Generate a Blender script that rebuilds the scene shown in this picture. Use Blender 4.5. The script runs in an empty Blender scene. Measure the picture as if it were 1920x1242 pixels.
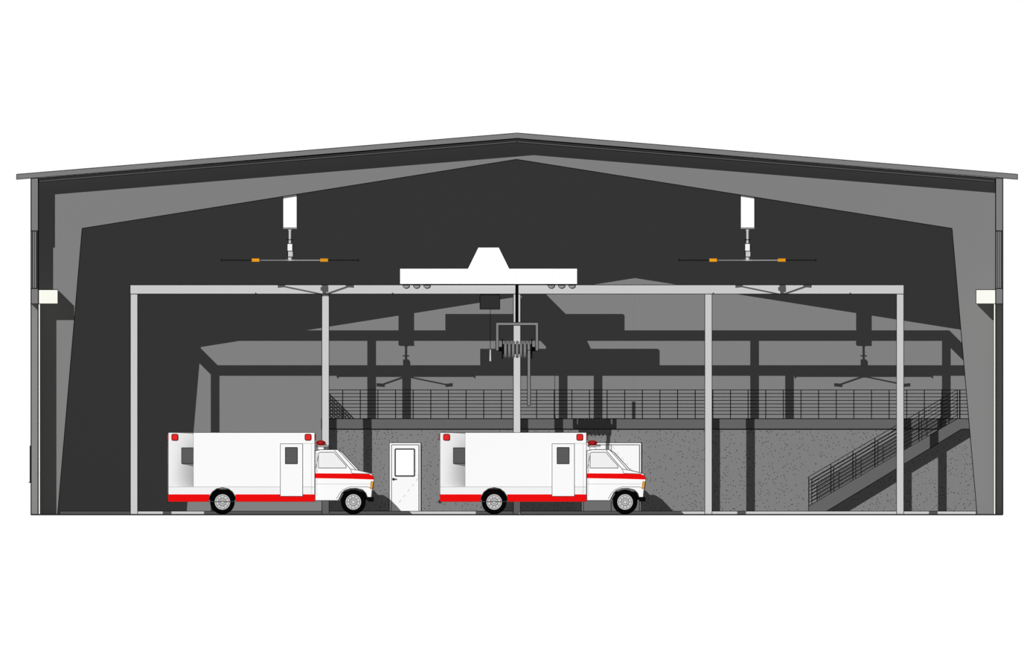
import bpy, math
from mathutils import Vector

S = 60.0          # drawing units per metre
KD = 6.7          # depth units: d * KD / S metres in front of the back wall
def X(px): return (px - 960.0) / S
def Z(py): return (965.0 - py) / S
def Y(d): return -d * KD / S
def mx(px): return 1938.5 - px

scene = bpy.context.scene
scene.view_settings.view_transform = 'Standard'
scene.view_settings.look = 'None'
scene.view_settings.exposure = 0
scene.view_settings.gamma = 1
COL = scene.collection

# ------------------------------------------------------------ materials
LIT, AMB = 1.0, 0.148
def lin(c):
    c /= 255.0
    return c / 12.92 if c <= 0.04045 else ((c + 0.055) / 1.055) ** 2.4
def mat(name, r, g=None, b=None, amb=AMB):
    if g is None: g = b = r
    k = LIT + AMB
    col = (lin(r) / k, lin(g) / k, lin(b) / k, 1)
    m = bpy.data.materials.new(name); m.use_nodes = True
    nt = m.node_tree; p = nt.nodes['Principled BSDF']
    rgb = nt.nodes.new('ShaderNodeRGB'); rgb.outputs[0].default_value = col
    nt.links.new(rgb.outputs[0], p.inputs['Base Color'])
    nt.links.new(rgb.outputs[0], p.inputs['Emission Color'])
    p.inputs['Emission Strength'].default_value = amb  # all surfaces glow faintly in their own colour, standing in for ambient light
    p.inputs['Roughness'].default_value = 1
    p.inputs['Specular IOR Level'].default_value = 0
    return m
GREY = mat('painted_grey', 126)
WALLG = mat('wall_grey', 126)
SLAB = mat('slab_grey', 98)
STEEL = mat('light_steel', 199)
BLACK = mat('line_black', 12)
INK = mat('soft_line', 70)
PALE = mat('pale_line', 175)
WHITE = mat('white_paint', 255)
BODY = mat('vehicle_white', 246)
BODY2 = mat('vehicle_lower_white', 238)
QUARTER_SHADE = mat('vehicle_rear_panel_shade', 236)  # body white greyed to deepen the shade of the rear dent
GLASS = mat('dark_glass', 90)
CABGL = mat('pale_glass', 236)
RED = mat('signal_red', 232, 14, 14)
LENS = mat('lens_red', 226, 40, 40)
AMBER = mat('amber', 240, 160, 30)
CREAM = mat('cream', 250, 250, 240)
RUBBER = mat('rubber_black', 8)
RIM = mat('rim_grey', 204)
DARK = mat('dark_metal', 44)
BOUNCE_STRIP = mat('bounce_strip_grey', 120)
CHAR = mat('charcoal_housing', 105)
GRIP = mat('dull_grip', 205)
ROLL = mat('roller_grey', 150)
FLOOR = mat('floor_grey', 110)
DOORW = mat('door_white', 243)
HOSE = mat('hose_grey', 128)
CONC = mat('speckled_block', 124)
nt = CONC.node_tree; p = nt.nodes['Principled BSDF']
tc = nt.nodes.new('ShaderNodeTexCoord'); vo = nt.nodes.new('ShaderNodeTexVoronoi')
vo.inputs['Scale'].default_value = 12.0
lt = nt.nodes.new('ShaderNodeMath'); lt.operation = 'LESS_THAN'; lt.inputs[1].default_value = 0.20
mixn = nt.nodes.new('ShaderNodeMix'); mixn.data_type = 'RGBA'
base = lin(125) / (LIT + AMB); dk = lin(62) / (LIT + AMB)
mixn.inputs[6].default_value = (base, base, base, 1); mixn.inputs[7].default_value = (dk, dk, dk, 1)
nt.links.new(tc.outputs['Object'], vo.inputs['Vector'])
nt.links.new(vo.outputs['Distance'], lt.inputs[0]); nt.links.new(lt.outputs[0], mixn.inputs[0])
nt.links.new(mixn.outputs[2], p.inputs['Base Color']); nt.links.new(mixn.outputs[2], p.inputs['Emission Color'])

# ------------------------------------------------------------ mesh builder
class MB:
    def __init__(s): s.v = []; s.f = []; s.m = []; s.sm = []; s.mats = []
    def slot(s, m):
        if m not in s.mats: s.mats.append(m)
        return s.mats.index(m)
    def face(s, idx, m, smooth=False):
        s.f.append(idx); s.m.append(s.slot(m)); s.sm.append(smooth)
    def add(s, pts):
        n = len(s.v); s.v.extend(pts); return n
    def line(s, a, b, d, w=1.2, m=None, lift=0.006):
        m = m or BLACK
        dx, dy = b[0] - a[0], b[1] - a[1]; L = math.hypot(dx, dy)
        if L < 1e-6: return s
        nx, ny = -dy / L * w / 2, dx / L * w / 2; y = Y(d) - lift
        q = [(a[0]+nx, a[1]+ny), (b[0]+nx, b[1]+ny), (b[0]-nx, b[1]-ny), (a[0]-nx, a[1]-ny)]
        n = s.add([(X(c[0]), y, Z(c[1])) for c in q]); s.face([n, n+1, n+2, n+3], m); return s
    def loop(s, pts, d, w=1.2, m=None, lift=0.006):
        for i in range(len(pts)): s.line(pts[i], pts[(i+1) % len(pts)], d, w, m, lift)
        return s
    def prism(s, pts, dn, df, m, out=1.2, om=None):
        area = sum(pts[i][0]*pts[(i+1) % len(pts)][1] - pts[(i+1) % len(pts)][0]*pts[i][1] for i in range(len(pts)))
        if area < 0: pts = pts[::-1]
        k = len(pts)
        n = s.add([(X(a), Y(dn), Z(b)) for a, b in pts]); n2 = s.add([(X(a), Y(df), Z(b)) for a, b in pts])
        s.face([n + i for i in range(k)][::-1], m); s.face([n2 + i for i in range(k)], m)
        for i in range(k):
            j = (i + 1) % k; s.face([n+i, n+j, n2+j, n2+i], m)
        if out: s.loop(pts, dn, out, om)
        return s
    def rect(s, x0, y0, x1, y1, dn, df, m, out=1.2, om=None):
        return s.prism([(x0, y0), (x1, y0), (x1, y1), (x0, y1)], dn, df, m, out, om)
    def bar(s, a, b, w, dn, df, m):
        dx, dy = b[0]-a[0], b[1]-a[1]; L = math.hypot(dx, dy); nx, ny = -dy/L*w/2, dx/L*w/2
        return s.prism([(a[0]+nx, a[1]+ny), (b[0]+nx, b[1]+ny), (b[0]-nx, b[1]-ny), (a[0]-nx, a[1]-ny)], dn, df, m, 0)
    def disc(s, cx, cy, r, dn, df, m, out=1.0, n=40, om=None):
        return s.prism([(cx + r*math.cos(2*math.pi*i/n), cy + r*math.sin(2*math.pi*i/n)) for i in range(n)], dn, df, m, out, om)
    def ring(s, cx, cy, r, d, w=1.0, m=None, n=36, lift=0.008):
        return s.loop([(cx + r*math.cos(2*math.pi*i/n), cy + r*math.sin(2*math.pi*i/n)) for i in range(n)], d, w, m, lift)
    def revolve_y(s, cx, cy, prof, m, n=48):
        R = len(prof); st = len(s.v)
        for i in range(n):
            a = 2*math.pi*i/n
            for r, yy in prof: s.v.append((X(cx) + r/S*math.cos(a), yy, Z(cy) + r/S*math.sin(a)))
        for i in range(n):
            for j in range(R - 1):
                a = st + i*R + j; b = st + ((i+1) % n)*R + j
                s.face([a, a+1, b+1, b], m, True)
        return s
    def revolve_z(s, cx, d, prof, m, n=24):
        R = len(prof); st = len(s.v)
        for i in range(n):
            a = 2*math.pi*i/n
            for r, py in prof: s.v.append((X(cx) + r/S*math.cos(a), Y(d) + r/S*math.sin(a), Z(py)))
        for i in range(n):
            for j in range(R - 1):
                a = st + i*R + j; b = st + ((i+1) % n)*R + j
                s.face([a, a+1, b+1, b], m, False)
        return s
    def torus_x(s, cx, cy, d, R, r, m, n=32, k=12):
        st = len(s.v)
        for i in range(n):
            a = 2*math.pi*i/n
            for j in range(k):
                b = 2*math.pi*j/k; rr = (R + r*math.cos(b))/S
                s.v.append((X(cx) + r*math.sin(b)/S, Y(d) + rr*math.cos(a), Z(cy) + rr*math.sin(a)))
        for i in range(n):
            for j in range(k):
                s.face([st+i*k+j, st+i*k+(j+1) % k, st+((i+1) % n)*k+(j+1) % k, st+((i+1) % n)*k+j], m, True)
        return s
    def cyl_x(s, x0, x1, cy, d, r, m, n=24):
        st = len(s.v)
        for i in range(n):
            a = 2*math.pi*i/n
            for x in (x0, x1): s.v.append((X(x), Y(d) + r/S*math.cos(a), Z(cy) + r/S*math.sin(a)))
        for i in range(n):
            a = st+2*i; b = st+2*((i+1) % n); s.face([a, a+1, b+1, b], m)
        s.face([st+2*i for i in range(n)], m); s.face([st+2*i+1 for i in range(n)], m)
        return s
    def ellipsoid(s, cx, cy, d, rx, rz, ry, m, n=24, k=12):
        st = len(s.v)
        for j in range(k+1):
            t = math.pi*j/k
            for i in range(n):
                a = 2*math.pi*i/n
                s.v.append((X(cx) + rx/S*math.sin(t)*math.cos(a), Y(d) + ry*math.sin(t)*math.sin(a), Z(cy) + rz/S*math.cos(t)))
        for j in range(k):
            for i in range(n):
                a = st+j*n+i; b = st+j*n+(i+1) % n
                s.face([a, b, b+n, a+n], m, True)
        return s
    def build(s, name, parent=None, **props):
        if parent is not None: o0 = Vector(parent['_o'])
        else:
            xs = [v[0] for v in s.v]; ys = [v[1] for v in s.v]; zs = [v[2] for v in s.v]
            o0 = Vector(((min(xs)+max(xs))/2, (min(ys)+max(ys))/2, min(zs)))
        me = bpy.data.meshes.new(name)
        me.from_pydata([tuple(Vector(v) - o0) for v in s.v], [], s.f)
        for m in s.mats: me.materials.append(m)
        me.polygons.foreach_set('material_index', s.m)
        me.polygons.foreach_set('use_smooth', s.sm)
        me.update()
        ob = bpy.data.objects.new(name, me); COL.objects.link(ob)
        ob['_o'] = tuple(o0)
        if parent is not None: ob.parent = parent
        else: ob.location = o0
        for k, v in props.items(): ob[k] = v
        return ob

def empty(name, px, py, d, parent=None, **props):
    e = bpy.data.objects.new(name, None); COL.objects.link(e); e.empty_display_size = 0.2
    w = Vector((X(px), Y(d), Z(py))); e['_o'] = tuple(w)
    if parent is not None:
        e.parent = parent; e.location = w - Vector(parent['_o'])
    else: e.location = w
    for k, v in props.items(): e[k] = v
    return e

def copy_tree(ob, parent=None, offset=None):
    c = ob.copy(); COL.objects.link(c)
    if parent is not None: c.parent = parent
    if offset is not None: c.location = ob.location + Vector(offset)
    for ch in list(ob.children): copy_tree(ch, c)
    return c
ST = dict(kind='structure')

# ------------------------------------------------------------ building shell
DF = 253.0
FR = 222.0
MB().prism([(31, 327), (969.5, 249.5), (1908, 327), (1908, 336.5), (969.5, 259.5), (31, 336.5)], DF, -3, GREY).build(
    'ceiling', label='grey low-pitched gable roof slab over the whole bay', category='roof', **ST)
MB().prism([(58, 965), (58, 335), (969.5, 260), (1880, 335), (1880, 965)], 0, -2.5, WALLG, 0).build(
    'wall_back', label='plain grey rear wall of the vehicle bay', category='wall', **ST)
MB().rect(58, 965, 1880, 967, DF, -2.5, FLOOR, 0).line((57, 965), (1881, 965), DF, 1.6).build(
    'floor', label='grey concrete floor slab of the bay', category='floor', **ST)
def side_wall(f, name, dlow):
    def rc(mb, x0, y0, x1, y1, dn, df, **k): a, b = sorted((f(x0), f(x1))); return mb.rect(a, y0, b, y1, dn, df, GREY, **k)
    mb = MB()
    mb.prism([(f(58.5), 334.8), (f(71.5), 333.8), (f(71.5), 433), (f(58.5), 433)], DF, 0, GREY)
    rc(mb, 58.5, 433, 71.5, 541.5, 226, 0)
    rc(mb, 58.5, 541.5, 71.5, 570, DF, 0)
    rc(mb, 58.5, 570, 71.5, 965, dlow, 0)
    mb.line((f(58), 334), (f(58), 965), DF, 1.4)
    return mb.build(name, label='grey insulated metal side wall panel', category='wall', **ST)
def ident(x): return x
side_wall(ident, 'wall_left', 240); side_wall(mx, 'wall_right', 236)
for i, f in ((1, ident), (2, mx)):
    a, b = sorted((f(61), f(68.5)))
    mb = MB().rect(a, 433.5, b, 541, 252.6, 226, GREY)
    mb.line(((a+b)/2, 434), ((a+b)/2, 541), 252.6, 1.0)
    a2, b2 = sorted((f(61), f(58.8)))
    mb.rect(a2, 433.5, b2, 541, 251, 226, STEEL, 0.8)
    mb.build('window_%d' % i, label='grey-framed window set in the side wall', category='window', **ST)
for i, f in ((3, ident), (4, mx)):
    a, b = sorted((f(72), f(108.5)))
    mb = MB().rect(a, 543.5, b, 570, 252, 225, CREAM)
    a, b = sorted((f(72), f(75.3)))
    mb.rect(a, 570, b, 965, 252, 225, CREAM, 0.9)
    mb.build('door_%d' % i, label='cream overhead side door with square head box', category='door', **ST)
MB().prism([(72, 965), (72, 335), (969.5, 260.3), (1866.5, 335), (1866.5, 965), (1832, 965), (1785, 428.5), (968.5, 299), (154, 428.5), (108, 965)],
    FR, 220, GREY, 1.3).build('portal_frame', label='grey tapered rigid steel portal frame spanning the bay', category='steel frame')
for i, f in ((1, ident), (2, mx)):
    MB().prism([(f(73), 338.5), (f(969.25), 263.8), (f(969.25), 267.5), (f(73), 342)], 224, 222.1, STEEL, 1.0).build(
        'trim_%d' % i, label='thin light steel roof purlin under the roof slab', category='trim', **ST)
MB().rect(55.6, 836, 57.6, 906, 238, 234, DARK, 0).line((53.5, 905), (58, 905), 238, 1.5).build(
    'trim_3', label='thin dark conduit strip outside the wall', category='trim', **ST)

# mezzanine
MB().rect(603, 785.5, 1866, 805, 73.8, 0.2, SLAB, 1.5).build('mezzanine_floor',
    label='grey mezzanine deck with flat fascia above the block wall', category='mezzanine')
MB().rect(603, 805.2, 1866, 965, 73, 71, CONC, 0).rect(603, 805.2, 606, 965, 70.9, 0.2, CONC, 0).build('wall_mezzanine',
    label='speckled concrete block wall below the mezzanine', category='wall', **ST)
MB().rect(112, 959, 1830, 964.9, 90, 89, STEEL, 1.0).build('concrete_curb',
    label='low light grey curb running along the floor', category='curb')

# doors in block wall
mb = MB().rect(730, 830.5, 789, 964.5, 74.2, 73.05, DOORW)
mb.rect(734, 834.5, 785.5, 964.5, 74.5, 74.25, DOORW, 1.2)
mb.rect(741, 842.5, 777, 893, 74.7, 74.55, WHITE, 2.6, INK)
def dash(mb, a, b, d, n, m=INK):
    for i in range(n):
        t0 = (i+0.15)/n; t1 = (i+0.6)/n
        mb.line((a[0]+(b[0]-a[0])*t0, a[1]+(b[1]-a[1])*t0), (a[0]+(b[0]-a[0])*t1, a[1]+(b[1]-a[1])*t1), d, 0.8, m, 0.01)
dash(mb, (785, 896), (737, 957), 74.5, 6, PALE); dash(mb, (778, 882), (786, 896), 74.5, 2, PALE)
d1 = mb.build('door_1', label='white hinged personnel door with glazed upper panel', category='door', **ST)
MB().disc(737.5, 899, 2.4, 75.0, 74.55, DARK, 0, 16).bar((737, 899), (744, 899), 1.8, 75.2, 74.9, DARK).build(
    'handle', d1, label='dark lever handle')
mb = MB().rect(1090, 830.5, 1202.5, 964.5, 74.2, 73.05, DOORW)
mb.rect(1094, 834.5, 1146, 964.5, 74.5, 74.25, DOORW, 1.2)
mb.rect(1146, 834.5, 1199, 964.5, 74.5, 74.25, DOORW, 1.2)
dash(mb, (1147, 836), (1198, 897), 74.5, 6, PALE)
d2 = mb.build('door_2', label='white double-leaf door in the block wall', category='door', **ST)
MB().bar((1149, 899), (1156, 899), 1.8, 75.0, 74.55, DARK).build('handle', d2, label='dark lever handle')

# ------------------------------------------------------------ inner steel frame
colxs = [244.5, 603.5, 962.5, 1321.5, 1681]
for gi, dn in enumerate((153, 87.5)):
    for x in colxs:
        MB().rect(x, 551.6, x+13.5, 964.9, dn, dn-2.3, STEEL, 1.1).build('steel_column',
            label='light grey square steel column standing on the floor', category='column', group='inner frame columns')
    bm = MB().rect(244, 534.5, 1694.7, 551.5, dn, dn-2.3, STEEL, 1.1).build('steel_beam',
        label='long light grey steel beam resting on five columns', category='beam', group='inner frame beams')
    if gi == 0:
        for x in (761.5, 781, 800.5, 1033.5, 1053, 1072.5):
            pts = [(x + 6.3*math.cos(math.pi*i/16), 535 + 5.6*math.sin(math.pi*i/16)) for i in range(17)]
            MB().prism(pts, 153.8, 153.1, ROLL, 1.0).build('roller', bm, label='small grey half-round roller')
for x in (244, 1681.2):
    MB().rect(x, 534.5, x+13.5, 551.5, 150.6, 87.6, STEEL, 0).build('steel_beam',
        label='light grey tie beam joining the two column rows', category='beam', group='inner frame beams')

# ------------------------------------------------------------ duct housing
duct = empty('duct_housing', 916, 533.3, 120, label='white flat housing with raised trapezoid spine on the beams', category='ventilation housing')
TR = [(749.5, 503.5), (877, 503.5), (896.5, 463.8), (935.5, 463.8), (955, 503.5), (1082.5, 503.5), (1082.5, 533.3), (749.5, 533.3)]
MB().prism(TR, 153.8, 150.8, WHITE, 1.1).build('end_box', duct)
MB().prism(TR, 88, 85.5, WHITE, 1.1).build('end_box', duct)
MB().prism([(877, 503.5), (896.5, 463.8), (935.5, 463.8), (955, 503.5)], 150.7, 88.1, WHITE, 0).build('spine', duct)

# motor with pull cord
mo = empty('pull_cord_motor', 918, 580, 121, label='dark box motor with hanging pull cord and pale grip', category='motor')
MB().rect(900, 553, 937, 580, 123, 119, CHAR, 1.2).build('motor_box', mo)
MB().rect(903, 503.6, 906, 553, 121.5, 120.5, DARK, 0).build('strap', mo)
MB().rect(931, 503.6, 934, 553, 121.5, 120.5, DARK, 0).build('strap', mo)
MB().rect(918.7, 580, 919.7, 656, 121.1, 120.9, BLACK, 0).build('pull_cord', mo)
MB().revolve_z(919.3, 121, [(0, 655), (1.2, 656), (1.8, 677), (0, 678.5)], GRIP, 12).build('grip', mo, label='pale pull grip')

# ------------------------------------------------------------ hose reel
hr = empty('hose_reel', 969, 762, 219, label='grey hose coiled on overhead reel in a square bracket', category='hose reel')
MB().rect(966.3, 534.8, 972.2, 605, 219.4, 218.6, BLACK, 0).build('rod', hr, label='black hanging rod')
MB().rect(969.2, 299.5, 969.3, 535, 220.12, 220.11, DARK, 0).build('cable', hr, label='thin suspension cable')
MB().prism([(929.5, 604.8), (1009.5, 604.8), (1009.5, 658), (1003.8, 658), (1003.8, 610.5), (935.2, 610.5), (935.2, 658), (929.5, 658)],
    219.8, 218.2, GREY, 1.1).build('bracket', hr)
MB().cyl_x(935.5, 943, 655, 219, 4.2, BLACK).build('axle', hr, label='black axle')
MB().cyl_x(996, 1003.6, 655, 219, 4.2, BLACK).build('axle', hr, label='black axle')
MB().cyl_x(941, 943, 654.5, 219, 18.5, BLACK, 36).build('flange', hr, label='black round flange')
MB().cyl_x(996, 998, 654.5, 219, 18.5, BLACK, 36).build('flange', hr, label='black round flange')
mb = MB().cyl_x(943, 996, 655, 219, 9.5, BLACK)
for i in range(7):
    mb.torus_x(947.8 + i*7.3, 655.5, 219, 13.4, 2.8, HOSE)
mb.build('hose_coil', hr)
MB().prism([(988.7, 657), (994.6, 657), (994.6, 761), (988.7, 761)], 221.9, 221.3, HOSE, 1.1).build('hose_drop', hr)

# ------------------------------------------------------------ ceiling fans
def make_fan(cx):
    d = 217.9
    fan = empty('ceiling_fan', cx, 493, d, label='large six-blade industrial ceiling fan with orange blade tips', category='ceiling fan', group='industrial ceiling fans')
    MB().rect(cx-13, 297.5, cx+13.3, 427.5, d+1.2, d-1.2, WHITE, 1.2).rect(cx-13.5, 427.6, cx+13.8, 429.5, d+1.3, d-1.3, STEEL, 0.8).build('mount_box', fan, label='white square mounting box')
    MB().revolve_z(cx, d, [(0, 429.6), (3.5, 429.6), (3.5, 432), (2.2, 432), (2.2, 458), (0, 458)], RIM, 16).rect(cx-6, 449, cx+6, 450.5, d+.4, d-.4, BLACK, 0).build('downrod', fan)
    mb = MB().rect(cx-5, 457, cx+5, 471, d+.7, d-.7, DOORW, 1.2).rect(cx-4, 471.2, cx+6, 482, d+.7, d-.7, STEEL, 1.2)
    mb.rect(cx+5.2, 460, cx+7.5, 467, d+.5, d-.5, DARK, 0).rect(cx-6.8, 474, cx-4.2, 480, d+.5, d-.5, DARK, 0)
    mb.build('motor', fan)
    MB().revolve_z(cx, d, [(0, 482.3), (3.5, 482.3), (3.5, 487), (9, 487.3), (9, 489.3), (3, 489.8), (0, 489.8)], STEEL, 24).rect(cx-10, 488, cx+10, 489.2, d+1.3, d+1.25, BLACK, 0).build('hub', fan)
    for i in range(6):
        a = math.radians(60*i); ca, sa = math.cos(a), math.sin(a)
        def boxr(mb, r0, r1, hw, z0, z1, m):
            st = len(mb.v)
            for r in (r0, r1):
                for t in (-hw, hw):
                    for zz in (z0, z1):
                        mb.v.append((X(cx) + (r*ca - t*sa)/S, Y(d) + (r*sa + t*ca)/S, Z(zz)))
            for q in ([0,1,3,2],[4,6,7,5],[0,4,5,1],[2,3,7,6],[0,2,6,4],[1,5,7,3]):
                mb.face([st+k for k in q], m)
        mb = MB(); boxr(mb, 8.5, 127.5, 2.6, 487.5, 489.0, BLACK if i % 3 == 0 else RIM)
        mb.build('blade', fan)
        mb = MB(); boxr(mb, 127.6, 129, 8, 485, 491, BLACK if i % 3 == 0 else AMBER)
        mb.build('blade_tip', fan, label='dark winglet' if i % 3 == 0 else 'orange winglet')
    return fan
fan = make_fan(543.5)
copy_tree(fan, None, (858/S, 0, 0))

# ------------------------------------------------------------ mezzanine railing
rl = empty('guard_railing', 1206, 785, 73, label='black horizontal-bar guard railing along the mezzanine edge', category='railing')
RY = [731.5, 738.2, 744.8, 751.3, 757.8, 764.3, 770.8, 777.3]
for y in RY: MB().rect(609, y-.65, 1864, y+.65, 72.6, 72.4, BLACK, 0).build('rail', rl)
p0 = None
for i in range(38):
    x = 609.5 + 33.05*i
    if x > 1862: break
    if p0 is None: p0 = MB().rect(x-.8, 731, x+.8, 785.3, 72.8, 72.6, BLACK, 0).build('post', rl)
    else:
        c = p0.copy(); c.location = p0.location + Vector(((x-609.5)/S, 0, 0)); COL.objects.link(c)
for y in RY: MB().rect(608.4, y-1, 610.1, y+1, 72.2, 1, BLACK, 0).build('rail', rl)
for i in range(1, 18):
    c = p0.copy(); c.location = p0.location + Vector((0, i*4.2*KD/S, 0)); COL.objects.link(c)

# ------------------------------------------------------------ staircase
sc = empty('staircase', 1516, 965, 82, label='grey straight steel staircase with black bar railing', category='staircase')
SP = [(1516, 949.5), (1795, 785.5), (1818, 785.5), (1818, 805), (1803, 805), (1541, 964.5), (1516, 964.5)]
MB().prism(SP, 88.4, 87.6, SLAB, 1.2).build('stringer', sc)
MB().prism(SP, 78.6, 77.8, SLAB, 0).build('stringer', sc)
for i in range(16):
    x = 1522 + i*17.2; y = 956.5 - i*10.1
    MB().rect(x, y, x+18.5, y+2, 87.5, 78.7, SLAB, 0).build('tread', sc)
MB().rect(1797, 785.6, 1864, 788, 87.5, 78.7, SLAB, 0).rect(1818.2, 785.6, 1864, 804, 88.4, 87.6, SLAB, 1).rect(1797, 785.6, 1864, 788, 77.7, 73.9, SLAB, 0).build('landing', sc)
for dd in (88.0, 78.0):
    hrail = empty('railing', 1516, 949, dd, sc)
    for k in range(8):
        MB().bar((1516, 895+6.8*k), (1795, 731+6.8*k), 1.2, dd+.2, dd, BLACK).build('rail', hrail)
    for j in range(8):
        x = min(1516.5 + 41.3*j, 1795); y = 895 - .588*(x-1516)
        MB().rect(x-.8, y, x+.8, y+55, dd+.5, dd+.3, BLACK, 0).build('post', hrail)
    if dd > 80:
        for y in RY: MB().rect(1795, y-.6, 1862, y+.6, dd+.2, dd, BLACK, 0).build('rail', hrail)
        for x in (1800, 1829, 1860): MB().rect(x-.8, 731, x+.8, 785.5, dd+.5, dd+.3, BLACK, 0).build('post', hrail)

# ------------------------------------------------------------ ambulances
def make_ambulance():
    N, F = 178.0, 157.0
    am = empty('ambulance', 500, 965, (N+F)/2, label='white box ambulance with red stripes parked before the single white door', category='ambulance', group='parked ambulances')
    arch = [(391, 941), (392.5, 932), (398, 923), (406, 917), (417, 914.8), (428, 917), (436, 923), (441.5, 932), (443, 941)]
    mb = MB()
    mb.rect(363, 811.5, 590, 913, N, F, BODY, 0)
    # added grey strip on the step, cuts bounce so the rear dent shades darker
    mb.rect(362.6, 812.5, 362.95, 912.5, N-.05, N-7, BOUNCE_STRIP, 0)
    nu, nv = 24, 16; W = 47/S
    for side in (0, 1):
        st = len(mb.v)
        for j in range(nv+1):
            v = j/nv; t = min(1, (1-v)/0.9); t = t*t*(3-2*t)
            A = 0.22 + 0.48*t                                # v=1 is the top edge
            for i in range(nu+1):
                u = i/nu
                dep = A*u**2.3  # dent shaped so this panel shades darker towards its front and bottom
                yy = Y(N) + dep if side == 0 else Y(F) - dep*0.3
                mb.v.append((X(315.5) + W*u, yy, Z(913) + 101.5/S*v))
        for j in range(nv):
            for i in range(nu):
                a = st + j*(nu+1) + i; q = [a, a+1, a+nu+2, a+nu+1]
                mb.face(q if side == 0 else q[::-1], QUARTER_SHADE, True)
    a = mb.add([(X(315.5), Y(N), Z(811.5)), (X(363), Y(N)+.06, Z(811.5)), (X(363), Y(F), Z(811.5)), (X(315.5), Y(F), Z(811.5)), (X(315.5), Y(N), Z(913)), (X(315.5), Y(F), Z(913))])
    mb.face([a, a+1, a+2, a+3], BODY); mb.face([a, a+3, a+5, a+4], BODY)
    low = [(315.5, 913), (590, 913), (590, 941)] + arch[::-1] + [(315.5, 941)]
    mb.prism(low, N, F, BODY2, 0)
    mb.line((316, 913.5), (590, 913.5), N, 0.9, PALE)
    mb.loop([(315.5, 811.5), (590, 811.5), (590, 941), (315.5, 941)], N, 0.9, INK)
    for q, r in zip(arch[:-1], arch[1:]): mb.line(q, r, N, 1.4, INK)
    mb.build('body', am)
    for s_, dn, df in ((0, N+.12, N+.02), (1, F-.02, F-.12)):
        MB().prism([(315.5, 927.5), (393.5, 927.5), (392, 932), (391, 941), (315.5, 941)], dn, df, RED, 0).prism(
            [(441, 927.5), (590, 927.5), (590, 941), (443, 941), (442, 932)], dn, df, RED, 0).build('stripe', am, label='red lower body stripe')
    sd = MB().rect(525.5, 832.5, 567.5, 931, N+.25, N+.13, BODY, 1.0, INK).line((567.8, 832), (590, 832), N, .8, PALE).line((584, 832), (584, 927), N, .6, PALE).build('door', am)
    MB().rect(535, 839.5, 557.5, 870, N+.4, N+.28, GLASS, 1.2).build('window', sd, label='dark square window')
    MB().rect(340.5, 840, 362.5, 869.5, N-.25, N-5.5, GLASS, 1.0).build('window', am, label='dark square window')
    MB().rect(340.5, 840, 363, 869.5, F-.02, F-.15, GLASS, 0).build('window', am, label='dark square window')
    for k in (0, 1):
        dn = N-1.5 - k*9.2
        rd = MB().rect(314.9, 826, 315.4, 925, dn, dn-8.8, BODY2, 0).build('rear_door', am)
        MB().rect(314.5, 840, 314.8, 868, dn-1.8, dn-7, GLASS, 0).build('window', rd)
    MB().rect(312.5, 938, 318, 944, N-1, F+1, DARK, 0).build('rear_bumper', am, label='dark rear step bumper')
    def lamp(x0, y0, x1, y1, dn, df, out=1.2):
        c = 1.6
        MB().prism([(x0+c, y0), (x1-c, y0), (x1, y0+c), (x1, y1-c), (x1-c, y1), (x0+c, y1), (x0, y1-c), (x0, y0+c)], dn, df, LENS, out).build('marker_lamp', am, label='red square marker lamp')
    for x in (322, 571.8):
        lamp(x, 814.5, x+11.5, 826, N+.3, N-.4)
        lamp(x, 814.5, x+11.5, 826, F-.02, F-.6, 0)
    for dd in (N-.6, F+2.6):
        MB().rect(313.4, 815, 315.4, 825.5, dd, dd-2, LENS, .6).build('marker_lamp', am, label='red end lamp')
        MB().rect(590.1, 815, 592.3, 825.5, dd, dd-2, LENS, .6).build('marker_lamp', am, label='red end lamp')
    cn, cf = N-1.0, F+1.0
    warch = [(634, 939), (640, 927), (646, 920), (656, 916.5), (668, 916), (680, 919), (686, 925), (689, 933)]
    prof = [(590.5, 846), (601, 843.5), (633, 843.5), (641, 848), (673, 882.5), (697, 888.5), (701.5, 898), (700.5, 908), (697.5, 921), (696.5, 933)] + warch[::-1] + [(590.5, 939)]
    mb = MB().prism(prof, cn, cf, BODY, 1.3, INK)
    L = lambda a, b, w=.8, m=INK: mb.line(a, b, cn, w, m, .012)
    L((594, 849), (594, 887), .8); L((594, 897), (594, 930), .7, PALE)
    L((634, 844), (667, 881), 1.2); L((627, 845), (657, 880), 1.2); L((657, 880), (673, 882.5), 1.0)
    L((657, 880), (660, 888), .9); L((660, 888), (694, 889), .8)
    L((591, 908), (697, 908), .7, PALE); L((640, 925), (647, 921), 1)
    L((636, 939), (643, 926), .8, PALE)
    for q, r in zip([(631, 936), (637, 925), (645, 918), (656, 913.5), (690, 913.5)], [(637, 925), (645, 918), (656, 913.5), (690, 913.5), (698, 917)]): L(q, r, .8)
    mb.build('cab', am)
    sw = [(597, 850), (600, 848.5), (626, 848.5), (649, 874), (649, 878), (597, 878)]
    MB().prism(sw, cn+.14, cn+.03, CABGL, 1.1, INK).line((597, 853), (592, 878), cn+.14, .7, INK).build('cab_window', am, label='pale side window')
    MB().prism(sw, cf-.03, cf-.14, CABGL, 0).build('cab_window', am, label='pale side window')
    MB().prism([(636, 846), (643, 848.5), (671, 879.5), (669, 880.5)], cn-1.5, cf+1.5, GLASS, 0).build('windshield', am, label='dark sloped windscreen')
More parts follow.
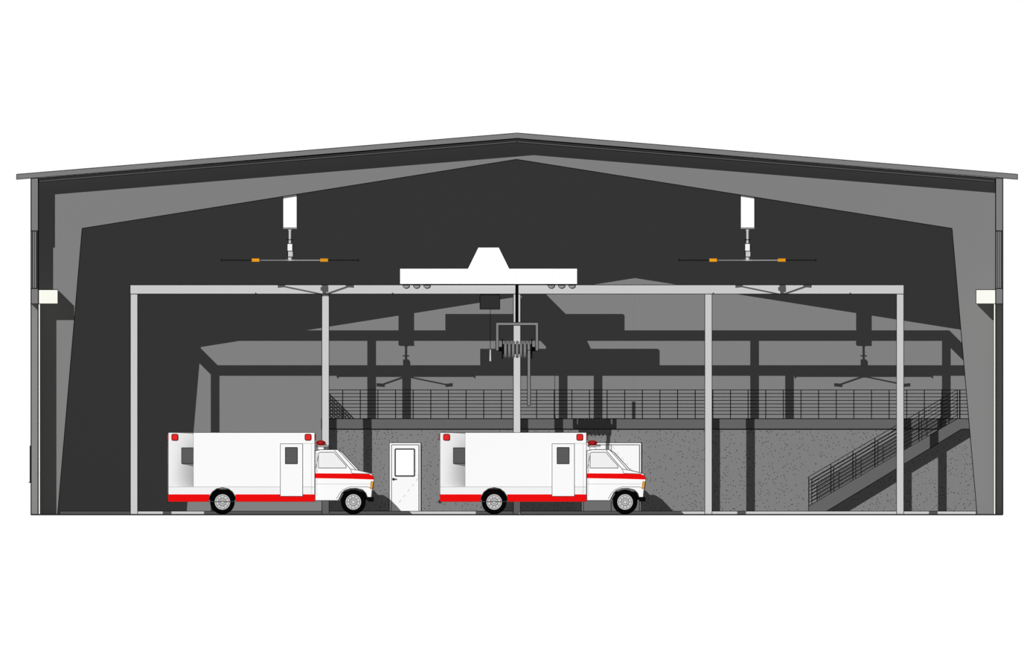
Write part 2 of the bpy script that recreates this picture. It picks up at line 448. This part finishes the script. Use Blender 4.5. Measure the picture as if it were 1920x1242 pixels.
    for dn, df in ((cn+.12, cn+.02), (cf-.02, cf-.12)):
        MB().prism([(590.5, 888), (660, 888.5), (692, 889.5), (698, 892), (701.5, 899.5), (660, 898.2), (590.5, 897)], dn, df, RED, 0).build('stripe', am, label='red cab stripe')
        MB().prism([(695.5, 903.5), (700, 903.5), (698.3, 917), (694.2, 917)], dn+.1 if dn > 170 else dn-.05, df, AMBER, .7, INK).build('turn_lamp', am, label='amber corner lamp')
    MB().prism([(700.6, 900), (702.2, 900), (699.6, 918), (698, 918)], cn-4, cf+4, DARK, 0).build('grille', am, label='dark front grille')
    for dd in (cn-1, cf+3.4):
        MB().prism([(700.8, 902), (702.8, 902), (701, 912), (699, 912)], dd, dd-2.4, WHITE, 0).build('headlamp', am, label='clear headlamp')
    MB().rect(689.5, 932.5, 701, 941, N-.4, F+.4, BLACK, 0).build('bumper', am, label='black front bumper')
    MB().rect(330, 918, 585, 938, N-3, F+3, RUBBER, 0).rect(585, 922, 690, 938, N-3.2, F+3.2, RUBBER, 0).build('chassis', am, label='dark underbody')
    lb = MB().rect(593, 835.5, 616, 838, N-5, F+5, RIM, .8).rect(596, 838, 607, 843.6, N-6, F+6, BODY, .8, INK).build('beacon_mount', am)
    MB().ellipsoid(601.5, 830.8, (N+F)/2, 9.2, 4.6, 0.8, LENS).rect(592.5, 830.5, 610.5, 831.1, N-3.3, N-3.4, DARK, 0).build('beacon', lb, label='red rounded light bar')
    for cx in (417, 662.5):
        for side in (0, 1):
            yo = Y(N) + 0.03 if side == 0 else Y(F) - 0.03
            sg = 1 if side == 0 else -1
            w = empty('wheel', cx, 965, N-1.4 if side == 0 else F+1.4, am)
            MB().revolve_y(cx, 941.7, [(14, yo+sg*.03), (16, yo), (20.5, yo), (22.8, yo+sg*.04), (23.2, yo+sg*.1), (23.2, yo+sg*.2), (22.5, yo+sg*.26), (14, yo+sg*.27)], RUBBER).build('tyre', w, label='black tyre')
            dface = -(yo + sg*.02)*S/KD; dback = -(yo + sg*.2)*S/KD
            mb = MB().disc(cx, 941.7, 15.5, dface, dback, RIM, 0) if side == 0 else MB().disc(cx, 941.7, 15.5, dback, dface, RIM, 0)
            if side == 0:
                mb.ring(cx, 941.7, 15.2, dface, 1.3); mb.ring(cx, 941.7, 12.3, dface, .8, INK); mb.ring(cx, 941.7, 7.2, dface, 1.0, INK); mb.ring(cx, 941.7, 3.6, dface, .9, INK)
                for k in range(10):
                    a = 2*math.pi*k/10
                    mb.line((cx+7.5*math.cos(a), 941.7+7.5*math.sin(a)), (cx+12.2*math.cos(a), 941.7+12.2*math.sin(a)), dface, .8, INK, .01)
                    mb.ring(cx+5.4*math.cos(a+.3), 941.7+5.4*math.sin(a+.3), .5, dface, .5, INK, 6)
            mb.build('rim', w, label='light grey wheel rim')
    return am
amb = make_ambulance()
amb2 = copy_tree(amb, None, (509.5/S, 0, 0))
amb2['label'] = 'white box ambulance with red stripes parked before the white double door'
for o in scene.objects:
    if '_o' in o: del o['_o']

# ------------------------------------------------------------ light, world, camera
sun = bpy.data.lights.new('sun', 'SUN'); sun.energy = math.pi/0.978*LIT; sun.angle = math.radians(0.02)
so = bpy.data.objects.new('sun', sun); COL.objects.link(so)
so.rotation_euler = Vector((1, KD, -1)).to_track_quat('-Z', 'Y').to_euler(); so.location = (-10, -45, 20)

w = bpy.data.worlds.new('world'); scene.world = w; w.use_nodes = True
nt = w.node_tree; bg = nt.nodes['Background']
tc = nt.nodes.new('ShaderNodeTexCoord'); sx = nt.nodes.new('ShaderNodeSeparateXYZ'); mr = nt.nodes.new('ShaderNodeMapRange')
mr.inputs[1].default_value = -0.1; mr.inputs[2].default_value = 0.15; mr.inputs[3].default_value = 0.005; mr.inputs[4].default_value = 1.0
nt.links.new(tc.outputs['Generated'], sx.inputs[0]); nt.links.new(sx.outputs['Y'], mr.inputs[0]); nt.links.new(mr.outputs[0], bg.inputs['Color'])
bg.inputs['Strength'].default_value = 1.0

cam = bpy.data.cameras.new('camera'); cam.type = 'ORTHO'; cam.ortho_scale = 32.0; cam.clip_end = 300
co = bpy.data.objects.new('camera', cam); COL.objects.link(co)
co.location = (0, -60, Z(621)); co.rotation_euler = (math.pi/2, 0, 0)
scene.camera = co
